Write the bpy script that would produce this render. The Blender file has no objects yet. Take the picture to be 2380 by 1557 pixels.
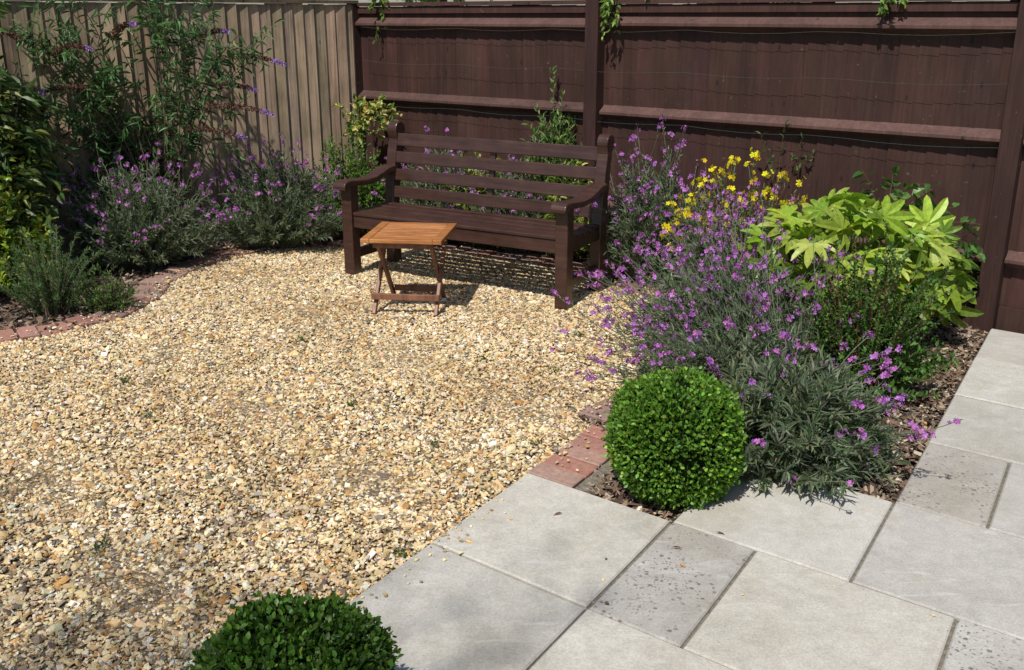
import bpy, math, numpy as np, bmesh
from mathutils import Vector, Matrix
rng = np.random.default_rng(11)
scene = bpy.context.scene
COL = scene.collection
rad = math.radians

# ------------------------------------------------------------------ materials
def new_mat(name):
    m = bpy.data.materials.new(name); m.use_nodes = True
    nt = m.node_tree; nt.nodes.clear()
    out = nt.nodes.new('ShaderNodeOutputMaterial')
    return m, nt, out

def N(nt, t, **kw):
    n = nt.nodes.new(t)
    for k, v in kw.items():
        setattr(n, k, v)
    return n

def noise(nt, scale, detail=4, rough=.6, vec=None, dist=0):
    n = N(nt, 'ShaderNodeTexNoise')
    n.inputs['Scale'].default_value = scale
    n.inputs['Detail'].default_value = detail
    n.inputs['Roughness'].default_value = rough
    n.inputs['Distortion'].default_value = dist
    if vec is None:
        vec = N(nt, 'ShaderNodeTexCoord').outputs['Object']
    nt.links.new(vec, n.inputs['Vector'])
    return n

def ramp(nt, fac, stops):
    r = N(nt, 'ShaderNodeValToRGB')
    els = r.color_ramp.elements
    while len(els) < len(stops): els.new(.5)
    for e, (p, c) in zip(els, stops):
        e.position = p
        e.color = (c, c, c, 1) if isinstance(c, (int, float)) else (*c, 1)
    nt.links.new(fac, r.inputs['Fac'])
    return r.outputs['Color']

def mul(nt, a, b, fac=1.0, mode='MULTIPLY'):
    m = N(nt, 'ShaderNodeMix', data_type='RGBA', blend_type=mode)
    if isinstance(fac, (int, float)): m.inputs[0].default_value = fac
    else: nt.links.new(fac, m.inputs[0])
    for s, i in ((a, 6), (b, 7)):
        if isinstance(s, tuple): m.inputs[i].default_value = (*s, 1)
        else: nt.links.new(s, m.inputs[i])
    return m.outputs[2]

def attr(nt):
    a = N(nt, 'ShaderNodeAttribute'); a.attribute_name = 'Col'
    return a.outputs['Color']

def objvec(nt, sc=(1, 1, 1), rot=(0, 0, 0)):
    t = N(nt, 'ShaderNodeTexCoord'); m = N(nt, 'ShaderNodeMapping')
    m.inputs['Scale'].default_value = sc
    m.inputs['Rotation'].default_value = rot
    nt.links.new(t.outputs['Object'], m.inputs['Vector'])
    return m.outputs['Vector']

def finish(nt, out, col, rough=.7, bump=None, bs=.3, bd=.005, spec=.5):
    p = N(nt, 'ShaderNodeBsdfPrincipled')
    if isinstance(col, tuple): p.inputs['Base Color'].default_value = (*col, 1)
    else: nt.links.new(col, p.inputs['Base Color'])
    if isinstance(rough, (int, float)): p.inputs['Roughness'].default_value = rough
    else: nt.links.new(rough, p.inputs['Roughness'])
    p.inputs['Specular IOR Level'].default_value = spec
    if bump is not None:
        b = N(nt, 'ShaderNodeBump'); b.inputs['Strength'].default_value = bs
        b.inputs['Distance'].default_value = bd
        nt.links.new(bump, b.inputs['Height']); nt.links.new(b.outputs['Normal'], p.inputs['Normal'])
    nt.links.new(p.outputs[0], out.inputs['Surface'])
    return p

def leaf_mat(name, rough=.45, trans=.3, spec=.4):
    m, nt, out = new_mat(name)
    c = attr(nt)
    n = noise(nt, 60, 2)
    c2 = mul(nt, c, ramp(nt, n.outputs['Fac'], [(.3, .75), (.7, 1.15)]))
    p = finish(nt, out, c2, rough, spec=spec)
    t = N(nt, 'ShaderNodeBsdfTranslucent'); nt.links.new(mul(nt, c2, (1.25, 1.35, .6)), t.inputs['Color'])
    mx = N(nt, 'ShaderNodeMixShader'); mx.inputs[0].default_value = trans
    nt.links.new(p.outputs[0], mx.inputs[1]); nt.links.new(t.outputs[0], mx.inputs[2])
    nt.links.new(mx.outputs[0], out.inputs['Surface'])
    return m

LEAF = leaf_mat('leaf', .5, .28, .3)
GLOSSLEAF = leaf_mat('glossy_leaf', .42, .3, .4)
PETAL = leaf_mat('petal', .7, .3, .2)

def m_bark():
    m, nt, out = new_mat('stem_bark')
    n = noise(nt, 80)
    finish(nt, out, mul(nt, attr(nt), ramp(nt, n.outputs['Fac'], [(.3, .6), (.7, 1.2)])), .8)
    return m
STEM = m_bark()

def m_stone():
    m, nt, out = new_mat('gravel_stone')
    n = noise(nt, 150, 3)
    c = mul(nt, attr(nt), ramp(nt, n.outputs['Fac'], [(.3, .82), (.7, 1.12)]))
    big = noise(nt, 1.3, 4, .6)
    c = mul(nt, c, ramp(nt, big.outputs['Fac'], [(.34, (.84, .78, .69)), (.62, (1.03, 1.02, 1.0))]))
    finish(nt, out, c, .75, n.outputs['Fac'], .3, .002, .3)
    return m
STONE = m_stone()

def m_gravelbase():
    m, nt, out = new_mat('gravel_base')
    v = N(nt, 'ShaderNodeTexVoronoi'); v.inputs['Scale'].default_value = 95
    tc = N(nt, 'ShaderNodeTexCoord'); nt.links.new(tc.outputs['Object'], v.inputs['Vector'])
    sep = N(nt, 'ShaderNodeSeparateColor'); nt.links.new(v.outputs['Color'], sep.inputs[0])
    c = ramp(nt, sep.outputs[0], [(0, (.16, .11, .065)), (.4, (.32, .22, .11)), (.7, (.48, .36, .21)), (1, (.60, .51, .37))])
    c = mul(nt, c, ramp(nt, v.outputs['Distance'], [(0, 1.0), (.6, .5)]))
    finish(nt, out, c, .9, v.outputs['Distance'], .9, -.01)
    return m

def m_soil():
    m, nt, out = new_mat('bark_mulch_soil')
    n = noise(nt, 35, 8, .75); n2 = noise(nt, 3, 3)
    c = ramp(nt, n.outputs['Fac'], [(.3, (.025, .017, .011)), (.5, (.08, .055, .038)), (.7, (.16, .115, .08))])
    c = mul(nt, c, ramp(nt, n2.outputs['Fac'], [(.3, .7), (.7, 1.2)]))
    finish(nt, out, c, .95, n.outputs['Fac'], 1, .02)
    return m

def m_grass():
    m, nt, out = new_mat('grass')
    n = noise(nt, 12, 8, .7); n2 = noise(nt, .3, 3)
    c = ramp(nt, n.outputs['Fac'], [(.3, (.02, .04, .01)), (.7, (.08, .12, .03))])
    c = mul(nt, c, ramp(nt, n2.outputs['Fac'], [(.3, .8), (.7, 1.2)]))
    finish(nt, out, c, .95, n.outputs['Fac'], .6, .03)
    return m

def m_fence(name, knots=False, rough=.75, spec=.3):
    m, nt, out = new_mat(name)
    v = objvec(nt, (38, 38, 1.6))
    g = noise(nt, 1.0, 6, .65, v, 1.2)
    v2 = objvec(nt, (6, 6, 3)); b = noise(nt, 1.0, 4, .6, v2)
    k = N(nt, 'ShaderNodeTexVoronoi'); k.inputs['Scale'].default_value = 1.0
    if knots:
        c = mul(nt, attr(nt), ramp(nt, g.outputs['Fac'], [(.28, .50), (.5, .95), (.75, 1.25)]))
        c = mul(nt, c, ramp(nt, b.outputs['Fac'], [(.3, (.62, .61, .58)), (.6, (1.1, 1.05, 1.0))]))
        nt.links.new(objvec(nt, (11, 11, 4)), k.inputs['Vector'])
        c = mul(nt, c, ramp(nt, k.outputs['Distance'], [(.05, .3), (.12, 1.0)]))
    else:
        c = mul(nt, attr(nt), ramp(nt, g.outputs['Fac'], [(.28, .70), (.5, .98), (.75, 1.35)]))
        c = mul(nt, c, ramp(nt, b.outputs['Fac'], [(.3, .78), (.65, 1.2)]))
        nt.links.new(objvec(nt, (9, 9, 4)), k.inputs['Vector'])
        c = mul(nt, c, ramp(nt, k.outputs['Distance'], [(.04, .35), (.10, 1.0)]))
        k2 = noise(nt, 26, 5, .6)
        c = mul(nt, c, (.16, .13, .12), ramp(nt, k2.outputs['Fac'], [(.66, 0), (.73, .6)]), 'MIX')
    finish(nt, out, c, rough, g.outputs['Fac'], .6, .004, spec)
    return m
FB = m_fence('brown_stained_wood', False, .66, .3)
FN = m_fence('weathered_natural_wood', True, .9, .15)

def m_bench():
    m, nt, out = new_mat('dark_brown_painted_wood')
    n = noise(nt, 1, 5, .6, objvec(nt, (3, 45, 45)))
    n2 = noise(nt, 9, 4)
    c = ramp(nt, n.outputs['Fac'], [(.3, (.036, .016, .012)), (.7, (.070, .032, .024))])
    c = mul(nt, c, ramp(nt, n2.outputs['Fac'], [(.3, .8), (.7, 1.15)]))
    r = ramp(nt, n2.outputs['Fac'], [(.3, .26), (.7, .42)])
    finish(nt, out, c, r, n.outputs['Fac'], .4, .003, .55)
    return m
BENCH = m_bench()

def m_teak(name='oiled_teak', dull=1.0):
    m, nt, out = new_mat(name)
    n = noise(nt, 1, 6, .6, objvec(nt, (5, 60, 60)), .5)
    n2 = noise(nt, 7, 3)
    c = ramp(nt, n.outputs['Fac'], [(.3, (.24 * dull, .085, .025)), (.55, (.44 * dull, .18, .055)), (.75, (.56 * dull, .26, .09))])
    c = mul(nt, c, ramp(nt, n2.outputs['Fac'], [(.3, .8), (.7, 1.15)]))
    finish(nt, out, c, .36, n.outputs['Fac'], .2, .002, .5)
    return m
TEAK = m_teak()

def m_leg():
    m, nt, out = new_mat('table_leg_wood')
    n = noise(nt, 1, 6, .6, objvec(nt, (30, 30, 5)), .5)
    c = ramp(nt, n.outputs['Fac'], [(.3, (.12, .05, .028)), (.7, (.28, .125, .07))])
    finish(nt, out, c, .5, n.outputs['Fac'], .2, .002)
    return m
TLEG = m_leg()

def m_slab(name, spots):
    m, nt, out = new_mat(name)
    c = attr(nt)
    a = noise(nt, 2.6, 6, .6, None, .8); b = noise(nt, 140, 3, .7); r = noise(nt, 18, 6, .7)
    c = mul(nt, c, ramp(nt, a.outputs['Fac'], [(.28, (.86, .84, .80)), (.5, (1, 1, 1)), (.72, (1.08, 1.08, 1.10))]))
    c = mul(nt, c, ramp(nt, b.outputs['Fac'], [(.3, .80), (.7, 1.12)]))
    c = mul(nt, c, ramp(nt, r.outputs['Fac'], [(.3, .84), (.7, 1.09)]))
    oc = noise(nt, 4.2, 5, .7, None, .6)
    c = mul(nt, c, (.40, .34, .25), ramp(nt, oc.outputs['Fac'], [(.52, 0), (.75, .34)]), 'MIX')
    st = noise(nt, 1, 5, .6, objvec(nt, (3, 16, 4), (0, 0, rad(-35))), 1.4)
    c = mul(nt, c, (.60, .595, .58), ramp(nt, st.outputs['Fac'], [(.61, 0), (.70, .4)]), 'MIX')
    for sc, r0, r1, g0, g1 in (((48, .24, .36, .38, .52), (95, .26, .40, .38, .58)) if spots else ((85, .14, .24, .54, .68),)):
        v = N(nt, 'ShaderNodeTexVoronoi'); v.inputs['Scale'].default_value = sc
        tc = N(nt, 'ShaderNodeTexCoord'); wn = noise(nt, 30, 3)
        mx = mul(nt, tc.outputs['Object'], wn.outputs['Color'], .02, 'ADD')
        nt.links.new(mx, v.inputs['Vector'])
        sep = N(nt, 'ShaderNodeSeparateColor'); nt.links.new(v.outputs['Color'], sep.inputs[0])
        sel = ramp(nt, sep.outputs[0], [(.52, 0), (.7, 1)])
        sp = ramp(nt, v.outputs['Distance'], [(r0, 1), (r1, 0)])
        gate = noise(nt, 5.5, 4, .7)
        gt = ramp(nt, gate.outputs['Fac'], [(g0, 0), (g1, 1)])
        f = mul(nt, mul(nt, sp, gt), sel)
        c = mul(nt, c, (.12, .11, .10), mul(nt, f, (.8, .8, .8)), 'MIX')
    finish(nt, out, c, .92, b.outputs['Fac'], .5, .003, .15)
    return m
SLAB = m_slab('stone_slab', False); SLABW = m_slab('weathered_stone_slab', True)

def m_brick():
    m, nt, out = new_mat('brick_paver')
    n = noise(nt, 45, 5, .7); n2 = noise(nt, 7, 3)
    c = mul(nt, attr(nt), ramp(nt, n.outputs['Fac'], [(.3, .7), (.7, 1.2)]))
    c = mul(nt, c, (.2, .17, .14), ramp(nt, n2.outputs['Fac'], [(.50, 0), (.70, .45)]), 'MIX')
    finish(nt, out, c, .85, n.outputs['Fac'], .5, .004, .25)
    return m
BRICK = m_brick()

def m_mortar():
    m, nt, out = new_mat('mortar')
    n = noise(nt, 60, 5)
    finish(nt, out, ramp(nt, n.outputs['Fac'], [(.3, (.09, .08, .06)), (.7, (.25, .22, .17))]), .95, n.outputs['Fac'], .6, .01)
    return m
MORTAR = m_mortar()
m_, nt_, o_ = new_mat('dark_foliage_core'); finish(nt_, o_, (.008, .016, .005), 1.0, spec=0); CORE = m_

# ------------------------------------------------------------------ mesh helpers
class Acc:
    def __init__(s): s.v = []; s.c = []; s.f = []; s.n = 0
    def add(s, V, F, mat=0, col=(1, 1, 1)):
        V = np.asarray(V, float).reshape(-1, 3)
        s.v.append(V); s.c.append(np.broadcast_to(np.asarray(col, float), (len(V), 3)))
        for a in F:
            a = np.asarray(a, int)
            if len(a): s.f.append((a + s.n, mat))
        s.n += len(V)
    def build(s, name, mats, parent=None, smooth=False):
        V = np.concatenate(s.v); C = np.concatenate(s.c)
        me = bpy.data.meshes.new(name)
        lv = np.concatenate([a.reshape(-1) for a, _ in s.f])
        sz = np.concatenate([np.full(len(a), a.shape[1]) for a, _ in s.f])
        mi = np.concatenate([np.full(len(a), m) for a, m in s.f])
        st = np.concatenate([[0], np.cumsum(sz)[:-1]])
        me.vertices.add(len(V)); me.loops.add(len(lv)); me.polygons.add(len(sz))
        me.vertices.foreach_set('co', V.astype(np.float32).ravel())
        me.loops.foreach_set('vertex_index', lv.astype(np.int32))
        me.polygons.foreach_set('loop_start', st.astype(np.int32))
        me.polygons.foreach_set('material_index', mi.astype(np.int32))
        me.polygons.foreach_set('use_smooth', np.full(len(sz), bool(smooth)))
        me.update(calc_edges=True)
        ca = me.color_attributes.new('Col', 'FLOAT_COLOR', 'POINT')
        ca.data.foreach_set('color', np.concatenate([C, np.ones((len(C), 1))], 1).astype(np.float32).ravel())
        for m in mats: me.materials.append(m)
        o = bpy.data.objects.new(name, me); COL.objects.link(o)
        if parent: o.parent = parent
        return o

def unit(a): return a / np.maximum(np.linalg.norm(a, axis=-1, keepdims=True), 1e-9)

def tmpl_leaf(fold=.10, droop=.15, w1=.5, w2=.38):
    T = np.array([(0, 0, 0), (-w1, .33, fold), (0, .33, 0), (w1, .33, fold),
                  (-w2, .68, fold - droop * .3), (0, .68, -droop * .3), (w2, .68, fold - droop * .3), (0, 1, -droop)], float)
    F = [np.array([(0, 2, 1), (0, 3, 2), (4, 5, 7), (5, 6, 7)]), np.array([(1, 2, 5, 4), (2, 3, 6, 5)])]
    return T, F
LT = tmpl_leaf()
LT_FLAT = tmpl_leaf(.04, .05, .5, .42)

def tmpl_flower(n=4, cup=.15):
    T = [(0, 0, 0)]; F = []
    for i in range(n):
        a = 2 * math.pi * i / n; w = math.pi / n * .82
        b = len(T)
        T += [(.38 * math.cos(a - w), .38 * math.sin(a - w), cup * .3), (.5 * math.cos(a - w * .4), .5 * math.sin(a - w * .4), cup),
              (.5 * math.cos(a + w * .4), .5 * math.sin(a + w * .4), cup), (.38 * math.cos(a + w), .38 * math.sin(a + w), cup * .3)]
        F += [(0, b, b + 1), (0, b + 1, b + 2), (0, b + 2, b + 3)]
    return np.array(T, float), [np.array(F)]
FL4 = tmpl_flower(4); FL5 = tmpl_flower(5, .08)

def place(acc, P, D, Nn, L, W, mat, col, tmpl):
    n = len(P)
    if n == 0: return
    T, F = tmpl; m = len(T)
    D = unit(D); S = np.cross(D, Nn); S = unit(S); Z = np.cross(S, D)
    L = np.broadcast_to(L, (n,))[:, None, None]; W = np.broadcast_to(W, (n,))[:, None, None]
    V = P[:, None, :] + T[None, :, 0:1] * W * S[:, None, :] + T[None, :, 1:2] * L * D[:, None, :] + T[None, :, 2:3] * L * Z[:, None, :]
    off = (np.arange(n) * m)[:, None, None]
    FF = [(f[None] + off).reshape(-1, f.shape[1]) for f in F]
    col = np.broadcast_to(col, (n, 3))
    acc.add(V.reshape(-1, 3), FF, mat, np.repeat(col, m, 0))

def tubes(acc, pts, r, mat, col, sides=3):
    n, k, _ = pts.shape
    r = np.broadcast_to(r, (n, k))
    tan = unit(pts[:, -1] - pts[:, 0])
    ref = np.where(np.abs(tan[:, 2:3]) > .9, np.array([[1., 0, 0]]), np.array([[0, 0, 1.]]))
    a = unit(np.cross(tan, ref)); b = np.cross(tan, a)
    ang = np.arange(sides) * 2 * math.pi / sides
    ring = np.cos(ang)[None, :, None] * a[:, None] + np.sin(ang)[None, :, None] * b[:, None]
    V = pts[:, :, None, :] + ring[:, None] * r[:, :, None, None]
    idx = (np.arange(n)[:, None, None] * k + np.arange(k - 1)[None, :, None]) * sides
    s = np.arange(sides)[None, None]; s2 = (s + 1) % sides
    F = np.stack([idx + s, idx + s2, idx + sides + s2, idx + sides + s], -1).reshape(-1, 4)
    col = np.broadcast_to(col, (n, 3))
    acc.add(V.reshape(-1, 3), [F], mat, np.repeat(col, k * sides, 0))

def bez(a, b, c, t):
    t = t[..., None]
    return (1 - t) ** 2 * a + 2 * (1 - t) * t * b + t ** 2 * c
def dbez(a, b, c, t):
    t = t[..., None]
    return 2 * (1 - t) * (b - a) + 2 * t * (c - b)

def vary(col, n, v=.2, hue=.08):
    col = np.asarray(col, float)
    if col.ndim == 2: col = col[rng.integers(0, len(col), n)]
    return np.clip(col * (1 + rng.normal(0, v, (n, 1))) * (1 + rng.normal(0, hue, (n, 3))), .003, .95)

def foliage(acc, A, B, C, per, L, W, col, t0=.2, side=.9, up=.2, tw=.5, tmpl=LT, mat=0, wig=0, nup=.5, cv=.22):
    n = len(A)
    t = rng.uniform(t0, 1, (n, per))
    e = lambda x: np.repeat(x[:, None], per, 1)
    P = bez(e(A), e(B), e(C), t).reshape(-1, 3); T = unit(dbez(e(A), e(B), e(C), t)).reshape(-1, 3)
    m = len(P)
    R = rng.normal(size=(m, 3)); R = unit(R - (R * T).sum(1, keepdims=True) * T)
    D = unit(T * tw + R * side + np.array([0, 0, up]))
    P = P + rng.normal(0, wig, (m, 3)) if wig else P
    P[:, 2] = np.maximum(P[:, 2], .015)
    Nn = rng.normal(size=(m, 3)) * .6 + np.array([0, 0, nup])
    s = rng.uniform(.6, 1.15, m)
    place(acc, P, D, Nn, L * s, W * s, mat, vary(col, m, cv), tmpl)
    return P

def dome(c, r, h, n, base_r=.25, zlo=.25, lean=(0, 0), jit=.22, phimax=1.45):
    c = np.asarray(c, float)
    th = rng.uniform(0, 2 * math.pi, n)
    ph = np.arccos(rng.uniform(math.cos(phimax), 1, n))
    rr = np.broadcast_to(np.asarray(r, float), (2,))
    k = rng.uniform(1 - jit, 1 + jit * .3, n)
    C = np.stack([c[0] + rr[0] * np.sin(ph) * np.cos(th) * k + lean[0] * k, c[1] + rr[1] * np.sin(ph) * np.sin(th) * k + lean[1] * k,
                  h * (zlo * .4 + (1 - zlo * .4) * np.cos(ph)) * k], 1)
    q = rng.uniform(0, base_r, n)
    A = np.stack([c[0] + rr[0] * q * np.cos(th), c[1] + rr[1] * q * np.sin(th), np.zeros(n)], 1)
    B = A + (C - A) * np.array([.45, .45, .75]) + rng.normal(0, .025, (n, 3))
    return A, B, C

def flowers(acc, C, T, n, ext, cl, size, col, fm=2, tm=FL4, stemcol=(.13, .16, .09), bud=(.12, .03, .11), out=.014, tipfrac=.22, leafc=None):
    idx = rng.integers(0, len(C), n)
    S = C[idx]; d = unit(T[idx] + rng.normal(0, .28, (n, 3)) + np.array([0, 0, .55]))
    l = ext * rng.uniform(.4, 1.15, n)
    E = S + d * l[:, None]; Bm = S + d * (l * .5)[:, None] + rng.normal(0, .018, (n, 3))
    E[:, 2] = np.maximum(E[:, 2], .05)
    tt = np.linspace(0, 1, 5)[None].repeat(n, 0)
    e5 = lambda x: np.repeat(x[:, None], 5, 1)
    tubes(acc, bez(e5(S), e5(Bm), e5(E), tt), .0017, 1, stemcol)
    if leafc is not None:
        foliage(acc, S, Bm, E, 7, .03, .0045, leafc, .0, .7, .1, .7)
    k = np.maximum(2, (cl * rng.uniform(.4, 1.2, n))).astype(int)
    rep = np.repeat(np.arange(n), k); m = len(rep)
    t = 1 - tipfrac * rng.uniform(0, 1, m) * np.minimum(1, .12 / l[rep])
    P = bez(S[rep], Bm[rep], E[rep], t)
    R = rng.normal(size=(m, 3)); R[:, 2] = np.abs(R[:, 2]) * .6; R = unit(R)
    P = P + R * (out * rng.uniform(.6, 1.4, (m, 1)))
    X = np.cross(R, rng.normal(size=(m, 3)))
    s = size * rng.uniform(.7, 1.15, m)
    place(acc, P, X, R, s, s, fm, vary(col, m, .2, .08), tm)
    if bud is not None:
        Pb = E[np.repeat(np.arange(n), 3)] + rng.normal(0, .004, (3 * n, 3))
        place(acc, Pb, rng.normal(size=(3 * n, 3)) * .4 + np.array([0, 0, 1]), rng.normal(size=(3 * n, 3)), .010, .006, fm, vary(bud, 3 * n), LT)

def tstem(acc, A, B, C, r, col, k=6, mat=1):
    n = len(A); tt = np.linspace(0, 1, k)[None].repeat(n, 0)
    e = lambda x: np.repeat(x[:, None], k, 1)
    tubes(acc, bez(e(A), e(B), e(C), tt), np.linspace(r, r * .4, k)[None], mat, vary(col, n, .15))

MATS = [LEAF, STEM, PETAL]
GREY = [(.17, .215, .13), (.22, .255, .18), (.12, .17, .09), (.19, .23, .14)]
PURP = [(.46, .15, .52), (.56, .24, .62), (.34, .10, .42), (.52, .18, .56)]

def erysimum(name, c, r, h, nst=230, per=30, nfl=110, ext=.2, lean=(0, 0), cl=9, fllean=(0, 0, 0), L=.055, low=1.45, topcol=GREY, extra=None):
    acc = Acc()
    A, B, C = dome(c, r, h, nst, lean=lean, phimax=low, jit=.30)
    tstem(acc, A, B, C, .003, (.12, .12, .08))
    foliage(acc, A, B, C, per, L, .0085, topcol, .25, .75, .15, .75)
    T = unit(C - B) + np.array(fllean)
    hi = np.argsort(-C[:, 2])[:int(len(C) * .85)]
    if nfl: flowers(acc, C[hi], T[hi], nfl, ext, cl, .020, PURP, leafc=GREY)
    if extra is not None:
        for S, E in extra:
            S = np.array([S], float); E = np.array([E], float); d = E - S
            flowers(acc, S, unit(d) - np.array([0, 0, .55]), 1, np.linalg.norm(d) * 1.2, 12, .021, PURP, leafc=GREY)
    return acc.build(name, MATS)

def shrub(name, c, r, h, nst, per, L, W, col, t0=.2, side=.9, up=.2, tw=.5, zlo=.25, stem=(.07, .05, .03), sr=.004, gloss=False, tmpl=LT, fl=None, base_r=.25, lean=(0, 0), phimax=1.45, nup=.5, jit=.25):
    acc = Acc()
    A, B, C = dome(c, r, h, nst, base_r, zlo, lean, jit, phimax)
    tstem(acc, A, B, C, sr, stem)
    foliage(acc, A, B, C, per, L, W, col, t0, side, up, tw, tmpl, nup=nup)
    if fl:
        T = unit(C - B); hi = np.argsort(-C[:, 2])[:int(len(C) * .7)]
        flowers(acc, C[hi], T[hi], **fl)
    return acc.build(name, [GLOSSLEAF if gloss else LEAF, STEM, PETAL])

def inpoly(P, poly):
    x, y = P[:, 0], P[:, 1]; ins = np.zeros(len(P), bool)
    for i in range(len(poly)):
        x1, y1 = poly[i]; x2, y2 = poly[i - 1]
        c = ((y1 > y) != (y2 > y)) & (x < (x2 - x1) * (y - y1) / (y2 - y1 + 1e-12) + x1)
        ins ^= c
    return ins

def sheet(name, poly, z, mat):
    bm = bmesh.new(); vs = [bm.verts.new((x, y, z)) for x, y in poly]
    es = [bm.edges.new((vs[i - 1], vs[i])) for i in range(len(vs))]
    bmesh.ops.triangle_fill(bm, edges=es, use_beauty=True)
    for f in bm.faces:
        if f.normal.z < 0: f.normal_flip()
    me = bpy.data.meshes.new(name); bm.to_mesh(me); me.materials.append(mat)
    o = bpy.data.objects.new(name, me); COL.objects.link(o); return o

def box(name, lo, hi, mat, parent, bevel=.004, M=None):
    x0, y0, z0 = lo; x1, y1, z1 = hi
    V = [(x0, y0, z0), (x1, y0, z0), (x1, y1, z0), (x0, y1, z0), (x0, y0, z1), (x1, y0, z1), (x1, y1, z1), (x0, y1, z1)]
    F = [(0, 3, 2, 1), (4, 5, 6, 7), (0, 1, 5, 4), (1, 2, 6, 5), (2, 3, 7, 6), (3, 0, 4, 7)]
    if M is not None: V = [tuple(M @ Vector(v)) for v in V]
    return finish_obj(name, V, F, mat, parent, bevel)

def finish_obj(name, V, F, mat, parent, bevel):
    me = bpy.data.meshes.new(name); me.from_pydata(V, [], F); me.update(); me.materials.append(mat)
    o = bpy.data.objects.new(name, me); COL.objects.link(o)
    if parent: o.parent = parent
    if bevel:
        b = o.modifiers.new('bevel', 'BEVEL'); b.width = bevel; b.segments = 2; b.limit_method = 'ANGLE'; b.angle_limit = rad(35)
    return o

def prism(name, pts, x0, x1, mat, parent, bevel=.004):
    n = len(pts)
    V = [(x0, y, z) for y, z in pts] + [(x1, y, z) for y, z in pts]
    F = [tuple(range(n))[::-1], tuple(range(n, 2 * n))] + [(i, (i + 1) % n, n + (i + 1) % n, n + i) for i in range(n)]
    o = finish_obj(name, V, F, mat, parent, bevel)
    bm = bmesh.new(); bm.from_mesh(o.data); bmesh.ops.recalc_face_normals(bm, faces=bm.faces); bm.to_mesh(o.data); bm.free()
    return o

def empty(name, loc=(0, 0, 0), rz=0):
    e = bpy.data.objects.new(name, None); COL.objects.link(e); e.location = loc; e.rotation_euler = (0, 0, rz)
    e.empty_display_size = .1
    return e

# ------------------------------------------------------------------ layout
O0 = np.array([.53, 2.94]); UU = np.array([.788, -.616]); VV = np.array([.530, .848])
def P(s, t): return tuple(O0 + s * UU + t * VV)
RING = [(.276, 3.923), (.45, 4.12), (.68, 4.45), (.86, 4.85), (.93, 5.3), (.86, 5.7), (.70, 6.02), (.47, 6.34), (.12, 6.68), (-.4, 6.97), (-.9, 7.13),
        (-1.373, 7.17), (-1.72, 7.04), (-1.985, 6.8), (-2.12, 6.45), (-2.17, 6.1), (-2.12, 5.7), (-2.2, 5.32), (-2.45, 5.03), (-2.75, 4.83), (-3.1, 4.68), (-3.9, 4.5)]
GRAVEL = [P(-.6, 0), P(-.6, .525)] + RING + [(-4.2, 4.4), (-4.6, 0.2), (-1.6, 0.2), P(-.6, -1.9), P(-.6, -1.2)]
CORNER = np.array([-1.2, 8.2]); FD = np.array([.7826, -.6225]); LD = np.array([-.8, -.6])
FEND = CORNER + FD * 7.2

sheet('ground', [(-150, -150), (150, -150), (150, 150), (-150, 150)], -.03, m_grass())
sheet('soil_bed', [tuple(CORNER), tuple(CORNER + LD * 5.2), (-6, 0), (-6, -1.5), (5, -1.5), tuple(FEND)], -.004, m_soil())
sheet('gravel_bed', GRAVEL, .001, m_gravelbase())

# ---- gravel stones
bmi = bmesh.new(); bmesh.ops.create_icosphere(bmi, subdivisions=1, radius=1)
ICO = np.array([v.co[:] for v in bmi.verts]); ICF = np.array([[v.index for v in f.verts] for f in bmi.faces]); bmi.free()
CHV = unit(np.array([(-1, -1, -.6), (1, -1, -.6), (1, 1, -.6), (-1, 1, -.6), (-1, -.8, .6), (.8, -1, .6), (1, .7, .6), (-.7, 1, .6)], float)) * 1.15
CHF = np.array([(4, 5, 6), (4, 6, 7), (0, 1, 5), (0, 5, 4), (1, 2, 6), (1, 6, 5), (2, 3, 7), (2, 7, 6), (3, 0, 4), (3, 4, 7)])
def rots(n, tilt):
    az = rng.uniform(0, 2 * math.pi, n); ax = rng.normal(0, tilt, n); ay = rng.normal(0, tilt, n)
    def R(a, i):
        c, s = np.cos(a), np.sin(a); M = np.zeros((n, 3, 3)); j, k = (i + 1) % 3, (i + 2) % 3
        M[:, i, i] = 1; M[:, j, j] = c; M[:, k, k] = c; M[:, j, k] = -s; M[:, k, j] = s; return M
    return R(ax, 0) @ R(ay, 1) @ R(az, 2)
def stones(acc, XY, size, z, pal, prob, flat=.5, tilt=.5, elong=1.0, chip=False):
    TV, TF = (CHV, CHF) if chip else (ICO, ICF)
    n = len(XY); m = len(TV)
    s = size * rng.lognormal(0, .34, n)
    sc = np.stack([s * rng.uniform(.8, 1.3, n) * elong, s * rng.uniform(.55, 1.0, n), s * rng.uniform(flat * .7, flat * 1.3, n)], 1) * .5
    V = TV[None] * (1 + rng.uniform(-.25, .25, (n, m, 1))) * sc[:, None]
    V = np.einsum('nij,nkj->nki', rots(n, tilt), V)
    V = V + np.concatenate([XY, z[:, None]], 1)[:, None]
    F = (TF[None] + (np.arange(n) * m)[:, None, None]).reshape(-1, 3)
    pal = np.array(pal); ci = rng.choice(len(pal), n, p=np.array(prob) / sum(prob))
    c = np.clip(pal[ci] * (1 + rng.normal(0, .14, (n, 1))) * (1 + rng.normal(0, .04, (n, 3))), .01, .9)
    acc.add(V.reshape(-1, 3), [F], 0, np.repeat(c, m, 0))
gpal = [(.73, .61, .40), (.64, .47, .24), (.50, .28, .10), (.75, .70, .59), (.34, .265, .19), (.18, .15, .12), (.68, .53, .31)]
gprob = [28, 22, 10, 15, 11, 6, 18]
def scatter(poly, dens, x0, x1, y0, y1, excl=None):
    n = int(dens * (x1 - x0) * (y1 - y0))
    Q = np.stack([rng.uniform(x0, x1, n), rng.uniform(y0, y1, n)], 1)
    k = inpoly(Q, poly)
    if excl is not None: k &= ~inpoly(Q, excl)
    return Q[k]
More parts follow.
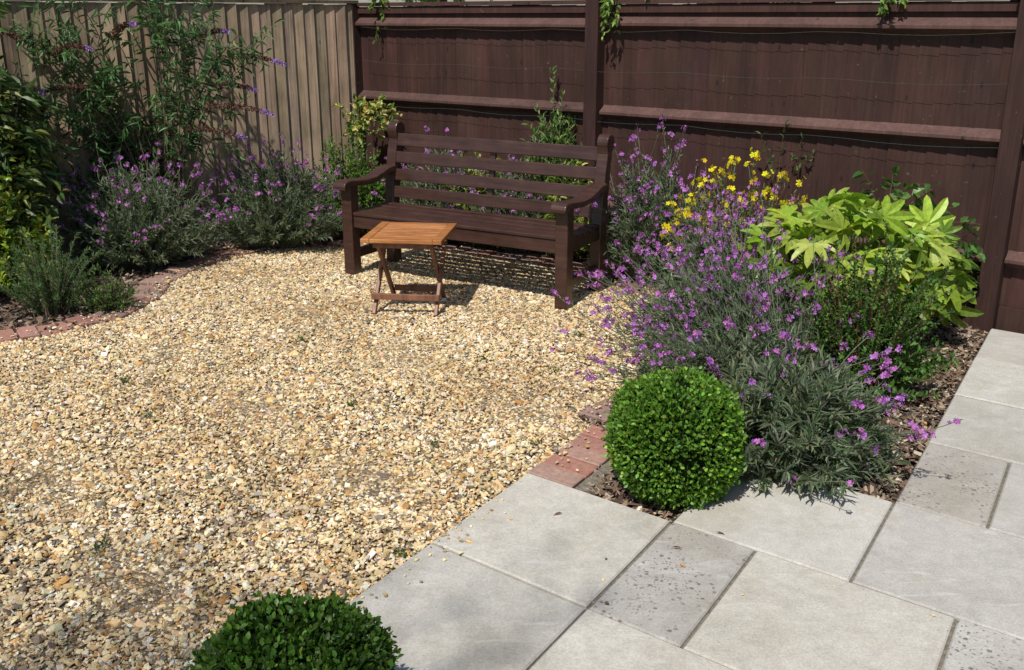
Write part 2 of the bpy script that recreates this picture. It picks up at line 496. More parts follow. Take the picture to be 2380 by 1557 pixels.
def und(Q): return .006 * np.sin(Q[:, 0] * 5.1 + 1) * np.sin(Q[:, 1] * 4.3) + .003 * np.sin(Q[:, 0] * 11 + Q[:, 1] * 9)
acc = Acc()
Q = scatter(GRAVEL, 9600, -3.4, 1.0, 1.4, 7.3)
Q = Q[Q[:, 0] > -1.0 - Q[:, 1] * .62 - .2]
half = rng.random(len(Q)) < .3
stones(acc, Q[half], .0130, .005 + und(Q[half]) + rng.uniform(-.001, .005, half.sum()), gpal, gprob, .55, .4)
stones(acc, Q[~half], .0135, .005 + und(Q[~half]) + rng.uniform(-.001, .005, (~half).sum()), gpal, gprob, .42, .4, chip=True)
Q2 = Q[rng.random(len(Q)) < .025] + rng.normal(0, .01, (int(1), 2))
stones(acc, Q2, .022, .010 + und(Q2), gpal, gprob, .45, .3)
# strays on slabs, bricks
Qs = np.array([P(-.6 + abs(rng.normal(0, .06)), rng.uniform(-1.2, .5)) for _ in range(90)])
stones(acc, Qs, .011, np.full(len(Qs), .034), gpal, gprob, .5, .2)
Qs = np.array([P(rng.uniform(-.5, 1.4), rng.uniform(-1.1, 0)) for _ in range(14)])
stones(acc, Qs, .011, np.full(len(Qs), .034), gpal, gprob, .5, .2)
# strays on the ring of bricks
rp = np.array(RING); nn = 700; k = rng.integers(0, len(rp) - 1, nn); f = rng.random((nn, 1))
Qs = rp[k] + f * (rp[k + 1] - rp[k]); dd = unit(rp[k + 1] - rp[k]); Qs = Qs + np.stack([dd[:, 1], -dd[:, 0]], 1) * np.abs(rng.normal(0, .05, (nn, 1)))
stones(acc, Qs, .012, np.full(nn, .028), gpal, gprob, .5, .2)
acc.build('gravel', [STONE])

# ---- bark mulch chips
RBED = [P(-.33, 0.0), P(-.01, 0), P(-.01, .61), P(.59, .61), P(.59, 3.02), (1.9, 5.7), (.7, 6.65), (-.9, 7.9), (-1.1, 7.2)] + RING[::-1][10:]
acc = Acc()
Q = scatter(RBED, 4800, .1, 2.7, 2.9, 6.6, GRAVEL)
mp = [(.15, .10, .07), (.26, .19, .14), (.38, .31, .25), (.08, .055, .04), (.48, .42, .35)]
stones(acc, Q, .015, rng.uniform(0, .014, len(Q)), mp, [30, 30, 18, 18, 5], .22, .45, 2.2, chip=True)
LBED = [tuple(p) for p in RING[11:21]] + [(-3.6, 4.7), (-3.9, 6.1), (-1.3, 7.9)]
Q = scatter(LBED, 2200, -3.9, -1.2, 4.5, 7.9, GRAVEL)
stones(acc, Q, .016, rng.uniform(0, .012, len(Q)), mp, [30, 25, 10, 30, 3], .22, .45, 2.0, chip=True)
Q = scatter(RBED, 160, .1, 2.7, 2.9, 5.0, GRAVEL)
stones(acc, Q, .012, np.full(len(Q), .012), gpal, gprob, .5, .3)
acc.build('bark_mulch', [STONE])

# ---- brick edging
acc = Acc()
def brick(acc, p, along, outd, w, l, z=.024, col=None, g=.004):
    a = np.array(along) * (w / 2 - g); o = np.array(outd); b = .004
    p = np.array(p)
    V = []
    for zz, e in ((-.03, 0), (z - b, 0), (z, b)):
        for sx, sy in ((-1, 0), (1, 0), (1, 1), (-1, 1)):
            ax = a * sx * (1 - e / (w / 2)); oo = o * ((e if sy == 0 else l - e))
            q = p + ax + oo; V.append((q[0], q[1], zz))
    F = [[(0 + k, 1 + k, 5 + k, 4 + k), (1 + k, 2 + k, 6 + k, 5 + k), (2 + k, 3 + k, 7 + k, 6 + k), (3 + k, 0 + k, 4 + k, 7 + k)] for k in (0, 4)]
    acc.add(V, [np.array(F[0] + F[1] + [(8, 9, 10, 11)])], 0, col)
bp = np.array([(.38, .19, .145), (.42, .23, .18), (.33, .165, .13), (.37, .235, .19), (.29, .18, .145)])
for i in range(5):
    t = .055 + i * .105
    brick(acc, P(-.605, t), VV, UU, .105, .2, .026 + rng.normal(0, .002), vary(bp[rng.integers(0, 5)], 1, .08, .03)[0])
seg = np.linalg.norm(np.diff(rp, axis=0), axis=1); cum = np.concatenate([[0], np.cumsum(seg)])
s = .05
while s < cum[-1]:
    i = np.searchsorted(cum, s) - 1; f = (s - cum[i]) / seg[i]
    p = rp[i] + f * (rp[i + 1] - rp[i])
    lo = rp[max(i - 1, 0)]; hi_ = rp[min(i + 2, len(rp) - 1)]
    d = unit(((rp[i + 1] - rp[i]) + .5 * (hi_ - lo)))
    d = unit(d + rng.normal(0, .02, 2)); o = np.array([d[1], -d[0]])
    brick(acc, p, d, o, .103, .19, .020 + rng.normal(0, .004), vary(bp[rng.integers(0, 5)] * .9, 1, .14, .04)[0])
    s += .107
V = [(*P(-.398, .0), .0), (*P(-.33, .0), .0), (*P(-.34, .5), .0), (*P(-.398, .5), .0), (*P(-.398, .0), .02), (*P(-.34, .0), .006), (*P(-.35, .5), .006), (*P(-.398, .5), .02)]
acc.add(V, [np.array([(4, 5, 6, 7), (0, 1, 5, 4), (1, 2, 6, 5), (2, 3, 7, 6)])], 1, (.3, .28, .2))
acc.build('brick_edging', [BRICK, MORTAR])

# ---- patio
acc = Acc()
def slab(s0, s1, t0, t1, col, w=0, z=.03):
    g = .005; z += rng.normal(0, .0015); b = .005
    V = []
    for zz, e in ((-.02, g), (z - b, g), (z, g + b)):
        for s_, t_ in ((s0 + e, t0 + e), (s1 - e, t0 + e), (s1 - e, t1 - e), (s0 + e, t1 - e)):
            V.append((*P(s_, t_), zz))
    F = [(0 + k, 1 + k, 5 + k, 4 + k) for k in (0, 4)] + [(1 + k, 2 + k, 6 + k, 5 + k) for k in (0, 4)] + [(2 + k, 3 + k, 7 + k, 6 + k) for k in (0, 4)] + [(3 + k, 0 + k, 4 + k, 7 + k) for k in (0, 4)] + [(8, 9, 10, 11)]
    acc.add(V, [np.array(F)], w, col)
be = (.50, .472, .415); gr = (.45, .43, .395); wg = (.40, .378, .345); lt = (.505, .485, .44)
slab(-.6, 0, -.6, 0, be); slab(0, .3, -.6, 0, wg, 1); slab(0, .6, 0, .6, lt); slab(.3, .9, -.6, 0, be)
slab(-.6, 0, -1.2, -.6, (.46, .44, .395)); slab(0, .6, -1.2, -.6, be); slab(.6, 1.2, -1.2, -.6, gr); slab(1.2, 1.8, -1.2, -.6, be)
slab(.9, 1.5, -.6, 0, gr, 1); slab(1.5, 2.1, -.6, 0, be)
slab(.6, 1.2, 0, .6, gr); slab(1.2, 1.8, 0, .6, wg, 1)
slab(.6, .9, .6, 1.2, wg, 1); slab(.9, 1.5, .6, 1.2, gr); slab(1.5, 1.8, .6, 1.2, lt)
slab(.6, 1.2, 1.2, 1.8, gr); slab(1.2, 1.8, 1.2, 1.8, lt)
slab(.6, 1.2, 1.8, 2.4, lt); slab(1.2, 1.8, 1.8, 2.4, gr, 1)
slab(.6, 1.2, 2.4, 2.97, gr); slab(1.2, 1.8, 2.4, 2.97, lt)
for i in range(4):
    for j in range(3):
        slab(0 + i * .6, .6 + i * .6, -1.8 - j * .6, -1.2 - j * .6, (be, gr, lt)[(i + j) % 3])
acc.build('patio_paving', [SLAB, SLABW])
sheet('mortar_joints', [P(-.597, -1.2), P(0.003, -1.2), P(.003, -2.99), P(2.3, -2.99), P(2.3, 2.96), P(.603, 2.96), P(.603, .597), P(.003, .597), P(.003, -.003), P(-.597, -.003)], .019, MORTAR)

# ------------------------------------------------------------------ fences
def oriented(acc, p, d, nrm, quad, z0, z1, col, mat=0):
    q = [np.array(p) + d * a + nrm * b for a, b in quad]
    V = [(x, y, z0) for x, y in q] + [(x, y, z1) for x, y in q]
    acc.add(V, [np.array([(0, 3, 2, 1), (4, 5, 6, 7), (0, 1, 5, 4), (1, 2, 6, 5), (2, 3, 7, 6), (3, 0, 4, 7)])], mat, col)
def rail(acc, p0, d, nrm, L, z, sec, col, mat=0, dz=0):
    k = len(sec); p0 = np.array(p0); p1 = p0 + d * L
    V = [(*(p0 + nrm * a), z + b) for a, b in sec] + [(*(p1 + nrm * a), z + b + dz) for a, b in sec]
    acc.add(V, [np.array([(i, (i + 1) % k, k + (i + 1) % k, k + i) for i in range(k)])], mat, col)
    acc.add(V, [np.array([tuple(range(k))]), np.array([tuple(range(k, 2 * k))])], mat, col)

FN_IN = np.array([-.6225, -.7826])
HB = 1.70
acc = Acc()
L = 7.2; x = 0
while x < L - .1:
    c = np.array((.050, .0225, .0180)) * (1 + rng.normal(0, .13)) * (1 + rng.normal(0, .03, 3))
    p = CORNER + FD * x; w = .128; j = rng.uniform(0, .004)
    oriented(acc, p, FD, FN_IN, [(0, .0), (w, .004), (w, .009), (0, .016 + j)], .14, HB + rng.normal(0, .002), c)
    x += .103
for z, dz in ((.40, .045), (1.02, .045), (1.585, .045)):
    for a, b in ((.02, 2.21), (2.33, 4.80), (4.91, 7.2)):
        rail(acc, CORNER + FD * a + FN_IN * .016, FD, FN_IN, b - a, z + rng.normal(0, .006), [(0, .045), (.058, .004), (.058, -.012), (0, -.045)], np.array((.085, .045, .038)) * rng.uniform(.9, 1.2), dz=rng.normal(0, .008))
for a, b in ((.02, 2.21), (2.33, 4.80), (4.91, 7.2)):
    rail(acc, CORNER + FD * a, FD, FN_IN, b - a, .07, [(.02, .07), (.045, .07), (.045, -.07), (.02, -.07)], (.05, .024, .02))
    rail(acc, CORNER + FD * a, FD, FN_IN, b - a, 1.715, [(-.02, .014), (.05, .014), (.05, -.012), (-.02, -.012)], (.07, .033, .028))
    rail(acc, CORNER + FD * a, FD, FN_IN, b - a, 1.672, [(.022, .022), (.038, .022), (.038, -.022), (.022, -.022)], (.06, .026, .021))
for a in (2.27, 4.855, 7.25):
    oriented(acc, CORNER + FD * (a - .05), FD, FN_IN, [(0, -.0), (.10, -.0), (.10, .10), (0, .10)], 0, 1.76, (.042, .0195, .016))
    oriented(acc, CORNER + FD * (a - .06), FD, FN_IN, [(0, -.012), (.12, -.012), (.12, .112), (0, .112)], 1.762, 1.785, (.05, .022, .018))
oriented(acc, CORNER, FD, FN_IN, [(-.05, .02), (.02, .02), (.02, .09), (-.05, .09)], 0, 1.73, (.035, .018, .015))
acc.build('brown_fence', [FB])
# training wires stapled to the rails
acc = Acc()
for z in (.98, 1.30, 1.55):
    k = 24; tt = np.linspace(0, 1, k); base2 = CORNER + FN_IN * .082
    pts = np.stack([base2[0] + FD[0] * (.1 + 4.7 * tt), base2[1] + FD[1] * (.1 + 4.7 * tt), z - .02 * np.abs(np.sin(tt * math.pi * 5))], 1)
    tubes(acc, pts[None], .0011, 0, (.05, .06, .05), 4)
acc.build('training_wire', [STEM])

acc = Acc()
LN = np.array([.6, -.8]); x = .06
while x < 5.4:
    c = np.array((.335, .262, .188)) * (1 + rng.normal(0, .16)) * (1 + rng.normal(0, .03, 3))
    p = CORNER + LD * x; w = .118
    tl = rng.normal(0, .005)
    oriented(acc, p, LD, LN, [(0, .034 + tl), (0, .018), (w, .0), (w, .010)][::-1], .02, 1.715 + rng.normal(0, .004), c)
    x += .088
rail(acc, CORNER + LD * .03, LD, LN, 5.4, 1.735, [(-.02, .012), (.045, .012), (.045, -.012), (-.02, -.012)], (.12, .09, .065))
acc.build('weathered_fence', [FN])

# ------------------------------------------------------------------ bench
bench = empty('garden_bench', (-1.0436, 6.330, .008), rad(-30.3))
BL = 1.555
for nm, x in (('front_leg_1', 0), ('front_leg_2', BL)):
    box(nm, (x - .04, -.04, 0), (x + .04, .04, .588), BENCH, bench, .006)
def post_profile():
    pts = [(.405, 0), (.405, .38), (.425, .56), (.455, .74), (.478, .835)]
    cx, cz, r = .520, .895, .054
    for a in np.linspace(205, -70, 16):
        pts.append((cx + r * math.cos(rad(a)), cz + r * math.sin(rad(a))))
    pts += [(.535, .80), (.512, .62), (.488, .42), (.488, 0)]
    return pts
for nm, x in (('rear_post_1', 0), ('rear_post_2', BL)):
    prism(nm, post_profile(), x - .036, x + .036, BENCH, bench, .006)
def arm_profile():
    top = [(-.10, .592), (-.092, .612), (-.07, .624), (-.03, .626), (.05, .618), (.14, .612), (.23, .618), (.31, .64), (.38, .662), (.45, .668)]
    bot = [(.45, .628), (.38, .622), (.31, .600), (.23, .580), (.14, .574), (.05, .580), (-.03, .588), (-.05, .572), (-.08, .566), (-.097, .576)]
    return top + bot
for nm, x in (('arm_1', -.005), ('arm_2', BL + .005)):
    prism(nm, arm_profile(), x - .05, x + .05, BENCH, bench, .007)
    xx = 0 if x < .5 else BL
    box('side_rail', (xx - .022, .04, .325), (xx + .022, .405, .395), BENCH, bench)
    box('side_stretcher', (xx - .022, .04, .11), (xx + .022, .405, .165), BENCH, bench)
box('front_apron', (.04, -.022, .322), (BL - .04, .014, .398), BENCH, bench)
box('rear_apron', (.036, .42, .33), (BL - .036, .455, .398), BENCH, bench)
ys = np.linspace(-.03, .36, 6)
for i, y in enumerate(ys):
    z = .412 - .012 * math.sin(math.pi * i / 5)
    x0, x1 = (.043, BL - .043) if i == 0 else (.03, BL - .03)
    if i in (1, 2, 3, 4): x0, x1 = -.03, BL + .03
    if i == 5: x0, x1 = -.02, BL + .02
    y0 = y; y1 = y + .062
    if i == 1: y0 = max(y0, .044)
    if i == 5: y1 = min(y1, .402)
    box('seat_slat_%d' % (i + 1), (x0, y0, z - .011), (x1, y1 if i else min(y1, .036), z + .011), BENCH, bench, .005)
def back_y(z): return np.interp(z, [.38, .56, .74, .86], [.425, .443, .473, .500])
for i, z in enumerate((.490, .604, .718, .832)):
    y = back_y(z); tilt = math.atan2(back_y(z + .04) - back_y(z - .04), .08)
    M = Matrix.Translation((0, y, z)) @ Matrix.Rotation(-tilt, 4, 'X')
    hw = .038 if i < 3 else .042
    box('back_slat_%d' % (i + 1), (.033, -.011, -hw), (BL - .033, .011, hw), BENCH, bench, .005, M)
tl = math.atan2(back_y(.85) - back_y(.44), .41)
M = Matrix.Translation((BL / 2, back_y(.64) + .026, .64)) @ Matrix.Rotation(-tl, 4, 'X')
box('centre_strut', (-.02, -.012, -.23), (.02, .012, .21), BENCH, bench, .003, M)
box('centre_seat_bearer', (BL / 2 - .02, .016, .34), (BL / 2 + .02, .418, .385), BENCH, bench)

# ------------------------------------------------------------------ folding table
tab = empty('folding_table', (-.583, 5.575, .01), rad(-7))
W2, D2, H = .228, .245, .436
box('top_side_1', (-W2, -D2, H - .012), (-W2 + .05, D2, H + .012), TEAK, tab, .004)
box('top_side_2', (W2 - .05, -D2, H - .012), (W2, D2, H + .012), TEAK, tab, .004)
box('top_front', (-W2 + .0505, -D2, H - .012), (W2 - .0505, -D2 + .05, H + .011), TEAK, tab, .004)
box('top_back', (-W2 + .0505, D2 - .05, H - .012), (W2 - .0505, D2, H + .011), TEAK, tab, .004)
ns = 9; span = 2 * (D2 - .05)
for i in range(ns):
    c = -D2 + .05 + span * (i + .5) / ns
    box('top_slat_%d' % (i + 1), (-W2 + .0505, c - .0155, H - .008), (W2 - .0505, c + .0155, H + .009), TEAK, tab, .003)
def bar(name, a, b, w, t, mat, parent):
    a = Vector(a); b = Vector(b); d = b - a; Lb = d.length
    z = d.normalized(); xx = Vector((1, 0, 0)); y = z.cross(xx).normalized()
    M = Matrix.Translation(a) @ Matrix(((xx.x, y.x, z.x, 0), (xx.y, y.y, z.y, 0), (xx.z, y.z, z.z, 0), (0, 0, 0, 1)))
    box(name, (-t / 2, -w / 2, 0), (t / 2, w / 2, Lb), mat, parent, .003, M)
for i, sx in enumerate((-1, 1)):
    bar('leg_outer_%d' % (i + 1), (sx * .178, -.20, 0), (sx * .178, .17, H - .014), .034, .02, TLEG, tab)
    bar('leg_inner_%d' % (i + 1), (sx * .152, .19, 0), (sx * .152, -.17, H - .014), .034, .02, TLEG, tab)
box('stretcher_front', (-.195, -.186, .085), (.195, -.168, .12), TLEG, tab, .003)
box('stretcher_rear', (-.141, .145, .05), (.141, .163, .085), TLEG, tab, .003)
box('under_rail_front', (-.167, -.215, H - .045), (.167, -.195, H - .013), TLEG, tab, .003)
box('under_rail_rear', (-.167, .18, H - .045), (.167, .20, H - .013), TLEG, tab, .003)
bar('pivot', (-.19, -.0, .228), (-.19, .0, .236), .01, .01, TLEG, tab)

# ------------------------------------------------------------------ box balls
def box_ball(name, c, r, h, n=15000, col=((.10, .24, .022), (.14, .31, .03), (.07, .17, .018)), L=.017, ph=0):
    acc = Acc()
    c = np.asarray(c, float)
    bmi = bmesh.new(); bmesh.ops.create_uvsphere(bmi, u_segments=32, v_segments=20, radius=1)
    V = np.array([v.co[:] for v in bmi.verts]); Fq = np.array([[v.index for v in f.verts] for f in bmi.faces if len(f.verts) == 4]); Ft = np.array([[v.index for v in f.verts] for f in bmi.faces if len(f.verts) == 3]); bmi.free()
    def shape(D, k):
        k = np.asarray(k)
        e = .80
        X = np.sign(D) * np.abs(D) ** e
        X = X / np.maximum(1e-6, (np.abs(X) ** 2.5).sum(-1, keepdims=True) ** (1 / 2.5))
        lump = 1 + .032 * np.sin(D[..., 0] * 6 + 1 + ph) * np.sin(D[..., 1] * 5) + .028 * np.sin(D[..., 2] * 8 + D[..., 0] * 4 + ph)
        Y = X * np.array([r, r, h / 2]) * (lump * k)[..., None]
        Y[..., 2] = np.maximum(Y[..., 2], -h / 2 + .012)
        return Y + np.array([c[0], c[1], h / 2])
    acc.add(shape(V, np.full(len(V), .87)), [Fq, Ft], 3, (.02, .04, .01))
    D = unit(rng.normal(size=(n, 3)))
    k = 1 - np.abs(rng.normal(0, .065, n)) + rng.random(n) ** 10 * .10
    Pp = shape(D, k)
    Dir = unit(D * .8 + rng.normal(0, .55, (n, 3)) + np.array([0, 0, .25]))
    Nn = D * .5 + rng.normal(0, .8, (n, 3)) + np.array([0, 0, .3])
    s = rng.uniform(.7, 1.2, n)
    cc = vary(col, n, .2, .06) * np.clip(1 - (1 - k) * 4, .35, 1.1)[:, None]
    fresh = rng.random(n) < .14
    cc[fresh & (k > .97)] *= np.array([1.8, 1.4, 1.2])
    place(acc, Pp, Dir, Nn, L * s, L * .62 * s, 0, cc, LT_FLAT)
    return acc.build(name, [GLOSSLEAF, STEM, PETAL, CORE])
box_ball('box_topiary_ball', (.575, 3.20), .222, .43, 16000, ((.12, .25, .028), (.16, .32, .038), (.08, .18, .02)))
box_ball('box_topiary_ball.001', (-.475, 1.79), .210, .405, 16000, ((.065, .15, .018), (.09, .19, .024), (.045, .105, .014)), .0165, 2)

# ------------------------------------------------------------------ plants: left bed
erysimum('purple_wallflower', (-2.50, 6.55), (.50, .42), .64, 400, 38, 140, .17)
erysimum('purple_wallflower.001', (-1.70, 7.12), (.48, .36), .64, 400, 38, 140, .17)
acc = Acc(); A, B, C = dome((-2.62, 5.42), (.33, .28), .5, 75, .35, .3, (0, 0), .35, 1.2)
tstem(acc, A, B, C, .004, (.10, .08, .05)); foliage(acc, A, B, C, 85, .026, .004, [(.10, .20, .06), (.15, .24, .10)], .1, .85, .1, .6)
acc.build('rosemary_bush', MATS)
shrub('creeping_thyme', (-2.34, 5.50), (.2, .2), .26, 80, 24, .022, .008, [(.11, .20, .045), (.09, .16, .045)])
shrub('golden_shrub', (-3.12, 5.85), (.4, .35), .76, 140, 30, .05, .028, [(.34, .40, .045), (.20, .29, .03), (.10, .17, .02)], gloss=True)
acc = Acc()
A, B, C = dome((-3.40, 6.15), (.62, .5), 1.95, 120, .3, .3, (0.05, -.05), .3, 1.3)
tstem(acc, A, B, C, .006, (.06, .045, .03), 8)
foliage(acc, A, B, C, 24, .15, .036, [(.06, .12, .03), (.09, .16, .04), (.04, .08, .02)], .15, .9, -.35, .4)
A2, B2, C2 = dome((-3.1, 6.0), (.35, .3), 1.25, 60, .3, .3, (0.05, -.05), .3, 1.3)
foliage(acc, A2, B2, C2, 22, .10, .035, [(.055, .11, .025), (.09, .14, .03), (.15, .18, .04)], .1, .9, -.4, .4)
acc.build('laurel_shrub', [GLOSSLEAF, STEM, PETAL])
shrub('dark_understorey_shrub', (-2.75, 7.0), (.55, .28), 1.0, 130, 24, .06, .022, [(.025, .05, .015), (.04, .075, .022)])
# buddleia
acc = Acc()
base = np.array([-2.45, 7.05, 0])
nb = 38
tx = rng.uniform(-1.0, .80, nb)
C = np.stack([base[0] + tx, base[1] + rng.uniform(-.5, .22, nb) - .12, 2.25 - .9 * np.abs(tx) ** 1.3 - rng.uniform(0, .75, nb)], 1)
lim = CORNER[1] + (C[:, 0] - CORNER[0]) * .75 - .16
C[:, 1] = np.minimum(C[:, 1], lim)
A = base + rng.normal(0, .05, (nb, 3)) * np.array([1, 1, 0])
B = A + (C - A) * np.array([.30, .30, .0]) + np.stack([np.zeros(nb), np.zeros(nb), C[:, 2] * .80], 1)
tstem(acc, A, B, C, .006, (.12, .10, .06), 10)
foliage(acc, A, B, C, 26, .10, .020, [(.075, .16, .055), (.11, .20, .075), (.05, .11, .04)], .35, .9, -.25, .55)
rep = np.repeat(np.arange(nb), 3); t = rng.uniform(.4, .95, len(rep)); S = bez(A[rep], B[rep], C[rep], t)
E = S + rng.normal(0, .16, S.shape) + np.array([.03, -.05, .10]); Mi = (S + E) / 2 + np.array([0, 0, .05])
tstem(acc, S, Mi, E, .003, (.12, .12, .06), 5); foliage(acc, S, Mi, E, 12, .085, .016, [(.08, .17, .06), (.12, .22, .08)], .1, .85, -.2, .6)
def spike(S, E, droop):
    n = 420; t = rng.random(n)
    Mi = (S + E) / 2 + np.array([0, 0, droop])
    Pp = bez(np.repeat(S[None], n, 0), np.repeat(Mi[None], n, 0), np.repeat(E[None], n, 0), t)
    R = unit(rng.normal(size=(n, 3))); Pp = Pp + R * ((.020 * (1 - t * .7))[:, None]) * rng.uniform(.3, 1, (n, 1))
    tipc = np.where((t > .80)[:, None], vary([(.38, .20, .62), (.44, .27, .68)], n), vary([(.15, .07, .055), (.20, .10, .08), (.10, .055, .04)], n))
    place(acc, Pp, R, rng.normal(size=(n, 3)), .014, .011, 2, tipc, LT_FLAT)
    tubes(acc, bez(np.repeat(S[None], 6, 0), np.repeat(Mi[None], 6, 0), np.repeat(E[None], 6, 0), np.linspace(0, 1, 6))[None], .002, 1, (.12, .08, .05))
for (x, y, z, dx, dz) in ((-1.95, 6.95, 1.36, .42, -.04), (-1.98, 6.85, 1.17, .28, -.02), (-2.05, 6.8, 1.05, .46, -.05), (-2.2, 6.8, .90, .42, -.06), (-2.95, 6.6, 1.40, .28, .03),
                          (-2.75, 6.6, 1.18, -.3, -.03), (-3.1, 6.5, 1.5, -.25, .04), (-2.6, 6.7, 1.50, .18, .08), (-3.0, 6.5, 1.05, -.25, -.05), (-2.1, 6.9, 1.48, .22, .05)):
    S0 = np.array([x, y, z]); spike(S0, np.array([x + dx, y - .05, z + dz]), .05)
    R0 = base + np.array([rng.normal(0, .05), rng.normal(0, .05), 0]); Mi0 = np.array([R0[0] + (x - R0[0]) * .35, R0[1] + (y - R0[1]) * .35, z * .95])
    tstem(acc, R0[None], Mi0[None], S0[None], .006, (.13, .11, .07), 10)
    foliage(acc, R0[None], Mi0[None], S0[None], 28, .095, .019, [(.075, .16, .055), (.11, .20, .075)], .4, .9, -.25, .55)
acc.build('buddleia_bush', MATS)

# ------------------------------------------------------------------ plants: corner and behind bench
shrub('green_perennial', (-1.20, 7.5), (.40, .3), .80, 190, 32, .035, .014, [(.12, .24, .03), (.17, .31, .04), (.08, .18, .025)], up=.3)
acc = Acc()
A = np.array([[-1.13, 7.72, 0]] * 3) + rng.normal(0, .01, (3, 3)) * np.array([1, 1, 0]); C = A + np.array([(0, 0, .98), (-.05, 0, .93), (.05, .02, .95)]); tstem(acc, A, (A + C) / 2, C, .008, (.12, .09, .06), 6)
rep = np.repeat(np.arange(3), 16); S = A[rep] + (C[rep] - A[rep]) * rng.uniform(.78, 1, (48, 1)); E = S + unit(rng.normal(size=(48, 3)) * np.array([1, 1, .5]) + np.array([0, 0, .4])) * rng.uniform(.10, .22, (48, 1))
tstem(acc, S, (S + E) / 2, E, .003, (.12, .12, .05), 4)
foliage(acc, S, (S + E) / 2, E, 15, .052, .030, [(.66, .60, .20), (.60, .55, .18), (.10, .18, .04), (.12, .2, .04)], .3, .8, .2, .6)
acc.build('variegated_euonymus', [GLOSSLEAF, STEM, PETAL])
erysimum('purple_wallflower.002', (-.55, 7.33), (.38, .25), .66, 190, 30, 90, .18)
erysimum('purple_wallflower.003', (.05, 6.98), (.36, .22), .62, 190, 30, 90, .18)
shrub('variegated_shrub', (-.22, 7.12), (.34, .16), .70, 100, 22, .055, .026, [(.45, .46, .12), (.14, .22, .03), (.25, .33, .06)], gloss=True)
shrub('variegated_shrub.001', (.42, 6.72), (.26, .14), .72, 80, 22, .055, .026, [(.40, .44, .10), (.14, .22, .03), (.25, .33, .06)], gloss=True)
shrub('olive_shrub', (.32, 6.88), (.27, .14), 1.04, 85, 40, .052, .017, [(.15, .25, .07), (.22, .32, .085), (.11, .18, .055)], .2, .7, .35, .7, zlo=1.2, base_r=.3, phimax=1.3)
acc = Acc()
A = np.array([[.29, 6.88, .78]]*6) + rng.normal(0, .03, (6, 3)); C = A + np.array([(-.02, 0, .50), (-.12, -.02, .26), (.06, 0, .32), (.13, .0, .18), (-.16, 0, .18), (.02, 0, .40)])
tstem(acc, A, (A + C) / 2, C, .003, (.1, .1, .05), 5); foliage(acc, A, (A + C) / 2, C, 22, .05, .016, [(.16, .26, .07), (.22, .33, .085)], .0, .7, .4, .6)
acc.build('olive_shoots', MATS)

# ------------------------------------------------------------------ plants: right bed
erysimum('purple_wallflower.004', (.88, 6.12), (.42, .30), .76, 280, 34, 150, .28, cl=9)
erysimum('purple_wallflower.005', (1.10, 4.62), (.50, .48), .52, 330, 36, 180, .28, lean=(-.04, 0), fllean=(-.25, -.1, 0), cl=8)
erysimum('purple_wallflower.006', (.96, 4.02), (.46, .38), .38, 260, 36, 170, .46, fllean=(-.9, -.3, -.1), cl=7)
erysimum('purple_wallflower.007', (1.03, 3.40), (.38, .36), .40, 340, 40, 34, .22, fllean=(.35, -.3, -.2), cl=9, L=.068,
         extra=[((.97, 3.2, .16), (.93, 3.06, .07)), ((1.2, 3.25, .2), (1.22, 3.08, .25)), ((1.3, 3.5, .25), (1.45, 3.35, .22)), ((1.3, 3.7, .3), (1.6, 3.75, .4)), ((1.15, 3.3, .3), (1.12, 3.1, .42)), ((1.3, 3.6, .25), (1.52, 3.5, .33)), ((1.25, 3.5, .3), (1.38, 3.45, .48)), ((.75, 3.75, .2), (.42, 3.85, .10)), ((.75, 3.85, .3), (.33, 4.0, .22))])
erysimum('purple_wallflower.008', (1.22, 5.2), (.42, .3), .60, 200, 30, 115, .26, cl=8)
shrub('yellow_potentilla', (1.28, 5.55), (.46, .26), .80, 170, 28, .022, .011, [(.12, .20, .05), (.15, .25, .06)], up=.3, stem=(.12, .06, .04),
      fl=dict(n=140, ext=.09, cl=3, size=.034, col=[(.90, .74, .02), (.86, .66, .015)], tm=FL5, bud=None, out=.02, tipfrac=.4))
shrub('red_stemmed_shrub', (1.55, 4.10), (.36, .34), .76, 100, 60, .021, .012, [(.075, .17, .03), (.12, .23, .045), (.055, .12, .025)], .25, .8, .2, .5, stem=(.13, .04, .025), sr=.003, zlo=.9, phimax=1.2)
shrub('low_green_shrub', (1.58, 4.15), (.38, .36), .42, 150, 34, .032, .017, [(.06, .14, .025), (.09, .19, .035)])
# fatsia
def tmpl_fatsia(n=7):
    T = [(0, 0, 0)]; F = []
    a0, a1 = rad(-118), rad(118)
    angs = np.linspace(a0, a1, n); half = (a1 - a0) / (n - 1) / 2
    def pt(r, a, z=0): return (r * math.sin(a), r * math.cos(a), z - .30 * r * r)
    vi = []
    for i in range(n + 1):
        a = angs[0] - half + i * 2 * half
        T.append(pt(.44, a, .05)); vi.append(len(T) - 1)
    for i, a in enumerate(angs):
        sc = 1 - .30 * abs(a) / a1
        b = len(T)
        T += [pt(.68 * sc, a - .22, .05), pt(.60 * sc, a, -.03), pt(.68 * sc, a + .22, .05), pt(1.0 * sc, a, -.04), pt(.88 * sc, a - .12, .02), pt(.88 * sc, a + .12, .02)]
        sL, mid, sR, tip, tL, tR = b, b + 1, b + 2, b + 3, b + 4, b + 5
        F += [(0, vi[i], mid), (vi[i], sL, mid), (sL, tL, mid), (tL, tip, mid), (tip, tR, mid), (tR, sR, mid), (sR, vi[i + 1], mid), (vi[i + 1], 0, mid)]
    return np.array(T, float), [np.array(F)[:, ::-1]]
acc = Acc(); FT = tmpl_fatsia()
n = 165; c = np.array([1.74, 4.90, 0])
th = rng.uniform(0, 2 * math.pi, n); ph = np.arccos(rng.uniform(-.3, 1, n))
R3 = np.stack([np.sin(ph) * np.cos(th), np.sin(ph) * np.sin(th), np.cos(ph)], 1)
